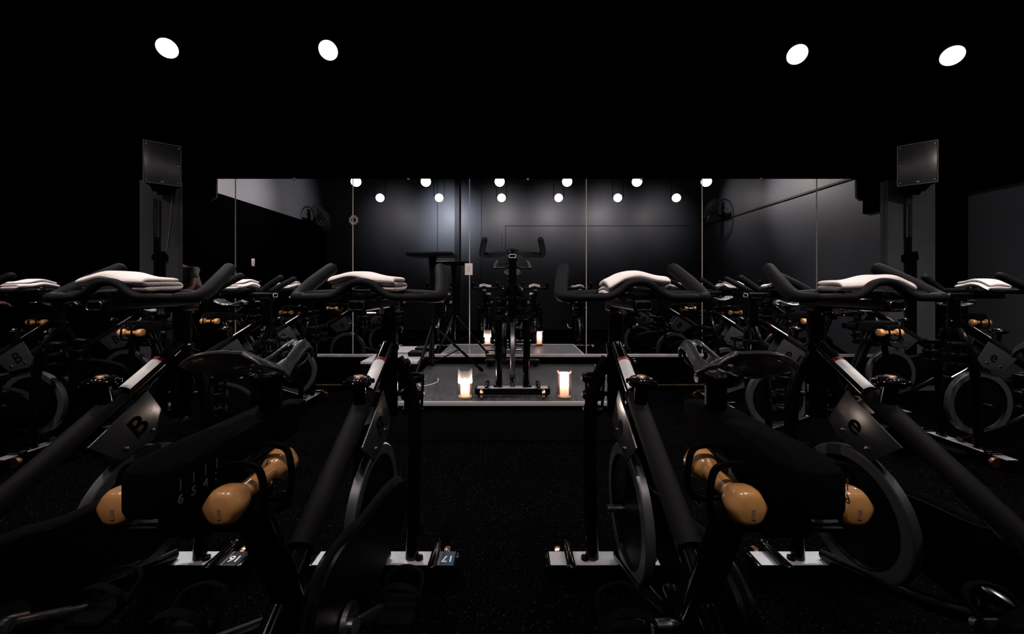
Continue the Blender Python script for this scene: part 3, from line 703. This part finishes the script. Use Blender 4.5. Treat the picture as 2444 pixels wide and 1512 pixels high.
# ------------------------------------------------------------------ speakers and conduits on the columns
def speaker(x, y, side, label, z=2.11):
    t = empty('loudspeaker', (x, y, z), 0); t.rotation_euler = (0, 0, side*math.radians(40)); tag(t, label, 'loudspeaker', 'loudspeakers on the columns')
    w_, h_ = .138, .41
    bm = N(); prism(bm, [(-w_, -.13), (w_, -.13), (w_*.62, .10), (-w_*.62, .10)], 'z', 0, h_, .006); link('cabinet', bm, 'satin_black', t)
    bm = N(); box(bm, -w_+.006, w_-.006, -.142, -.131, .008, h_-.008, .003); g = link('grille', bm, 'grille_sheen', t); g['label'] = 'glossy dark front grille'
    bm = N()
    for fx in (-w_+.001, w_-.001): box(bm, fx-.003, fx+.003, -.145, -.129, .003, h_-.003, .001)
    for fz in (.004, h_-.004): box(bm, -w_, w_, -.145, -.129, fz-.003, fz+.003, .001)
    link('grille_frame', bm, 'white_laminate', g)
    bm = N()
    for sx in (-1, 1):
        for z in (.03, .205, .38): lathe(bm, [(.005, 0), (.005, .002), (0, .003)], 12, Matrix.Translation((sx*(w_-.02), -.142, z)) @ Matrix.Rotation(PI/2, 4, 'X'))
    link('screw', bm, 'chrome', g)
    bm = N(); box(bm, -.012, .012, -.144, -.141, .018, .034, .001); link('badge', bm, 'steel', g)
    bm = N(); box(bm, -.05, .05, .02, .12, -.06, 0, .004); box(bm, -.09, .09, -.10, .12, -.03, -.002, .004); link('wall_bracket', bm, 'matte_black', t)
    return t
speaker(-3.54, 3.83, 1, 'black loudspeaker angled inwards on the left column')
speaker(4.09, 3.83, -1, 'black loudspeaker angled inwards on the right column')
def conduit(x, side, label):
    t = empty('conduit', (x, 3.972, 0)); tag(t, label, 'pipe', 'conduits on the columns')
    bm = N(); tube(bm, [(0, -.012, 0), (0, -.012, 2.02)], .021, 14); link('pipe', bm, 'gloss_black', t)
    bm = N(); tube(bm, [(side*.05, -.010, 0), (side*.05, -.010, 1.46)], .024, 14); tube(bm, [(side*.05, -.010, 1.43), (side*.05, -.010, 1.47)], .03, 14); link('side_pipe', bm, 'satin_black', t)
    bm = N(); zs = [2.02-.012*k for k in range(34)]
    prof = []
    for k in range(35): prof += [(.022, 1.62+.0115*k), (.026, 1.62+.0115*k+.0055)]
    lathe(bm, prof, 16, Matrix.Translation((0, -.012, 0))); link('flexible_sleeve', bm, 'chrome', t)['label'] = 'shiny corrugated metal sleeve'
    bm = N(); box(bm, -.045, .095 if side > 0 else .045, .0-.02, .018, 1.38, 1.44, .004) if side > 0 else box(bm, -.095, .045, -.02, .018, 1.38, 1.44, .004); link('pipe_clamp', bm, 'matte_black', t)
conduit(-3.735, 1, 'black conduit with shiny corrugated sleeve down the left column')
conduit(4.17, 1, 'black conduit with shiny corrugated sleeve down the right column')
for xs, lab in (((-3.785, -3.78), 'tan cable hanging straight down the left column beside the conduit'), ((-3.60, -3.655), 'tan cable slanting down the left column, right of the conduit')):
    o = link('speaker_cable', tube(N(), [(xs[0], 3.99, 2.04), (xs[0]*.6+xs[1]*.4+.004, 3.988, 1.75), (xs[1], 3.99, 1.475)], .0045, 8, smooth=5), 'cable_tan'); tag(o, lab, 'cable', 'tan speaker cables')

# ------------------------------------------------------------------ small things on mirror and walls
def outlet(loc, rz, w_, h_, label, m='white_plastic', holes=2):
    t = empty('wall_outlet', loc, rz); tag(t, label, 'outlet')
    bm = N(); box(bm, -w_/2, w_/2, -.008, 0, -h_/2, h_/2, .003); link('plate', bm, m, t)
    bm = N()
    for k in range(holes):
        z = (k-.5)*h_*.28; tube(bm, [(.013*math.cos(a), -.0085, z+.013*math.sin(a)) for a in [2*PI*i/18 for i in range(19)]], .0012, 6, caps=False)
    link('socket', bm, 'grey_print', t); return t
outlet((-103*MIR/900, MIR-.010, EYE+42*MIR/900), 0, .082, .126, 'pale pink wall plate with two round sockets on the centre mirror seam')
t = outlet((-3.50, MIR+.010, .33), 0, .125, .078, 'pale outlet with a black plug low on the wall left of the mirror', 'white_plastic', 1)
bm = N(); lathe(bm, [(0, -.008), (.026, -.008), (.024, -.04), (0, -.042)], 16, Matrix.Translation((.01, 0, -.01)) @ Matrix.Rotation(PI/2, 4, 'X') @ Matrix.Scale(-1, 4, (0, 0, 1))); link('plug', bm, 'matte_black', t)
outlet((LEFT+.0305, 2*MIR-6.95, 1.55), PI/2, .09, .14, 'pale double outlet on the black left wall, seen in the mirror', 'white_plastic')
outlet((LEFT+.0305, 2*MIR-6.55, 1.28), PI/2, .08, .10, 'lower small pale outlet on the black left wall, seen in the mirror')
t = empty('ring_hook', ((845-1222)*MIR/900, MIR-.012, EYE+159*MIR/900)); tag(t, 'cluster of eight small silver rings on the second mirror seam', 'ornament')
for k in range(8):
    a = PI/8+k*PI/4; cx, cz = .038*math.cos(a), .038*math.sin(a)
    bm = N(); tube(bm, [(cx+.010*math.cos(q), 0, cz+.010*math.sin(q)) for q in [2*PI*i/14 for i in range(15)]], .0040, 6, caps=False); link('ring', bm, 'white_plastic', t)
def fan(loc, rz, tilt, label):
    t = empty('wall_fan', loc, rz); tag(t, label, 'fan', 'wall fans seen in the mirror')
    R = .30; M = Matrix.Translation((0, -.34, 0)) @ Matrix.Rotation(PI/2-tilt, 4, 'X')
    bm = N()
    for r, z in ((R, 0), (R*.98, .05), (R*.75, .085), (R*.5, .10), (R*.25, .105), (R*.98, -.05), (R*.6, -.08)):
        tube(bm, [tuple(M @ Vector((r*math.cos(a), r*math.sin(a), z))) for a in [2*PI*i/32 for i in range(33)]], .004 if r < R else .009, 6, caps=False)
    for k in range(24):
        a = 2*PI*k/24; c, s = math.cos(a), math.sin(a)
        tube(bm, [tuple(M @ Vector((c*r, s*r, z))) for r, z in ((.03, .105), (R*.5, .10), (R*.75, .085), (R*.98, .05), (R, 0), (R*.98, -.05), (R*.6, -.08), (.05, -.085))], .002, 5)
    link('cage', bm, 'graphite', t)
    bm = N()
    for k in range(4):
        Mk = M @ Matrix.Rotation(k*PI/2, 4, 'Z') @ Matrix.Translation((.14, 0, 0)) @ Matrix.Rotation(.45, 4, 'X'); box(bm, -.10, .11, -.06, .06, -.003, .003, .002, mtx=Mk)
    lathe(bm, [(0, .04), (.04, .03), (.045, -.03), (0, -.04)], 20, M); link('blade', bm, 'satin_black', t)
    bm = N(); lathe(bm, [(0, -.18), (.06, -.17), (.075, -.10), (.06, -.085), (0, -.085)], 20, M); link('motor', bm, 'matte_black', t)
    bm = N(); p_ = M @ Vector((0, 0, -.15)); tube(bm, [tuple(p_), (0, -.08, -.10), (0, -.01, -.12)], .018, 10, smooth=4); box(bm, -.06, .06, -.02, -.002, -.22, -.02, .005); link('bracket', bm, 'matte_black', t)
fan((LEFT, -.75, 2.72), PI/2, .35, 'round wall fan on the left wall, tilted, seen in the mirror')
fan((RIGHT-.0, -.55, 2.82), -PI/2, .35, 'dark round wall fan on the right wall, seen in the mirror')


# ------------------------------------------------------------------ person bending by the left wall (seen in the mirror's left edge)
def skin(name, pts, edges, radii, m, parent):
    me = bpy.data.meshes.new(name); me.from_pydata(pts, edges, []); o = bpy.data.objects.new(name, me); C.objects.link(o)
    o.parent = parent
    md = o.modifiers.new('skin', 'SKIN'); md.use_smooth_shade = True
    if not me.skin_vertices: me.attributes  # layer is made with the modifier
    for v, r in zip(me.skin_vertices[0].data, radii): v.radius = (r, r) if not isinstance(r, tuple) else r
    me.skin_vertices[0].data[0].use_root = True
    md = o.modifiers.new('sub', 'SUBSURF'); md.levels = 1; md.render_levels = 2
    me.materials.append(MATS[m]); return o
pr = empty('person', (-4.53, 2.72, 0)); tag(pr, 'person in a grey shirt and dark red apron bending by the left wall, mirrored', 'person')
P = [(0, 0, .95), (0, .05, 1.08), (0, .13, 1.22), (0, .20, 1.34), (0, .27, 1.38), (0, .31, 1.41),
     (-.10, -.01, .90), (-.11, .03, .50), (-.11, -.02, .09), (-.11, .12, .04), (.10, -.01, .90), (.11, .03, .50), (.11, -.02, .09), (.11, .12, .04),
     (-.16, .20, 1.33), (-.175, .30, 1.08), (-.16, .48, .98), (-.15, .54, .965), (.17, .20, 1.33), (.20, .28, 1.08), (.16, .44, .98), (.15, .50, .965)]
E = [(0,1),(1,2),(2,3),(3,4),(4,5),(0,6),(6,7),(7,8),(8,9),(0,10),(10,11),(11,12),(12,13),(3,14),(14,15),(15,16),(16,17),(3,18),(18,19),(19,20),(20,21)]
Rr = [.13,.12,.135,.13,.06,.055,.085,.058,.04,.035,.085,.058,.04,.035,.055,.04,.03,.026,.055,.04,.03,.026]
skin('body', P, E, Rr, 'skin', pr)
skin('shirt', [P[0],P[1],P[2],P[3],P[14],(-.19,.25,1.21),P[18],(.19,.24,1.21)], [(0,1),(1,2),(2,3),(3,4),(4,5),(3,6),(6,7)], [.145,.138,.152,.142,.068,.058,.068,.058], 'cloth_grey', pr)
skin('apron', [(0,.035,.80),(0,.045,.98),(0,.09,1.10),(0,.165,1.20)], [(0,1),(1,2),(2,3)], [.15,.155,.150,.14], 'cloth_red', pr)
skin('trousers', [P[0],P[6],P[7],(-.11,-.01,.14),P[10],P[11],(.11,-.01,.14)], [(0,1),(1,2),(2,3),(0,4),(4,5),(5,6)], [.145,.098,.07,.06,.098,.07,.06], 'matte_black', pr)
bm = N(); bmesh.ops.create_uvsphere(bm, u_segments=24, v_segments=16, radius=1, matrix=Matrix.Translation((0, .37, 1.44)) @ Matrix.Rotation(-.5, 4, 'X') @ Matrix.Diagonal((.075, .092, .112, 1)))
hd = link('head', bm, 'skin', pr)
bm = N(); lathe(bm, [(0, .028), (.010, .01), (.014, -.004), (0, -.008)], 10, Matrix.Translation((0, .452, 1.405))); link('nose', bm, 'skin', hd)
for sx in (-1, 1):
    bm = N(); bmesh.ops.create_uvsphere(bm, u_segments=10, v_segments=8, radius=1, matrix=Matrix.Translation((sx*.075, .365, 1.43)) @ Matrix.Diagonal((.012, .02, .03, 1))); link('ear', bm, 'skin', hd)
    bm = N(); bmesh.ops.create_uvsphere(bm, u_segments=10, v_segments=8, radius=.011, matrix=Matrix.Translation((sx*.028, .447, 1.44))); link('eye', bm, 'paper', hd)
bm = N(); box(bm, -.02, .02, .440, .452, 1.376, 1.384, .003); link('mouth', bm, 'red', hd)
bm = N(); bmesh.ops.create_uvsphere(bm, u_segments=24, v_segments=16, radius=1, matrix=Matrix.Translation((0, .352, 1.462)) @ Matrix.Rotation(-.5, 4, 'X') @ Matrix.Diagonal((.082, .094, .108, 1))); link('hair', bm, 'hair', hd)
for sx in (-1, 1):
    x0, y0, z0 = sx*.15, .52 if sx < 0 else .48, .962
    for k in range(4):
        l = (.062, .072, .068, .052)[k]; fx = x0+(k-1.5)*.018
        bm = N(); tube(bm, [(fx, y0+.02, z0), (fx+(k-1.5)*.003, y0+.02+l*.6, z0-.008), (fx+(k-1.5)*.004, y0+.02+l, z0-.03)], [.009, .008, .0065], 8, smooth=3, round_end=True); link('finger', bm, 'skin', pr)
    bm = N(); tube(bm, [(x0-sx*.022, y0, z0), (x0-sx*.048, y0+.03, z0-.01), (x0-sx*.052, y0+.055, z0-.022)], [.011, .009, .007], 8, smooth=3, round_end=True); link('thumb', bm, 'skin', pr)
    bm = N(); box(bm, x0-.036, x0+.036, y0-.02, y0+.045, z0-.014, z0+.014, .012, 3); link('palm', bm, 'skin', pr)
    bm = N(); prism(bm, [(-.045, -.08), (.045, -.08), (.05, .10), (.03, .17), (-.03, .17), (-.05, .10)], 'z', 0, .075, .012)
    sh = link('shoe', bm, 'matte_black', pr); sh.location = (sx*.11, .0, 0)
bpy.context.view_layer.update()
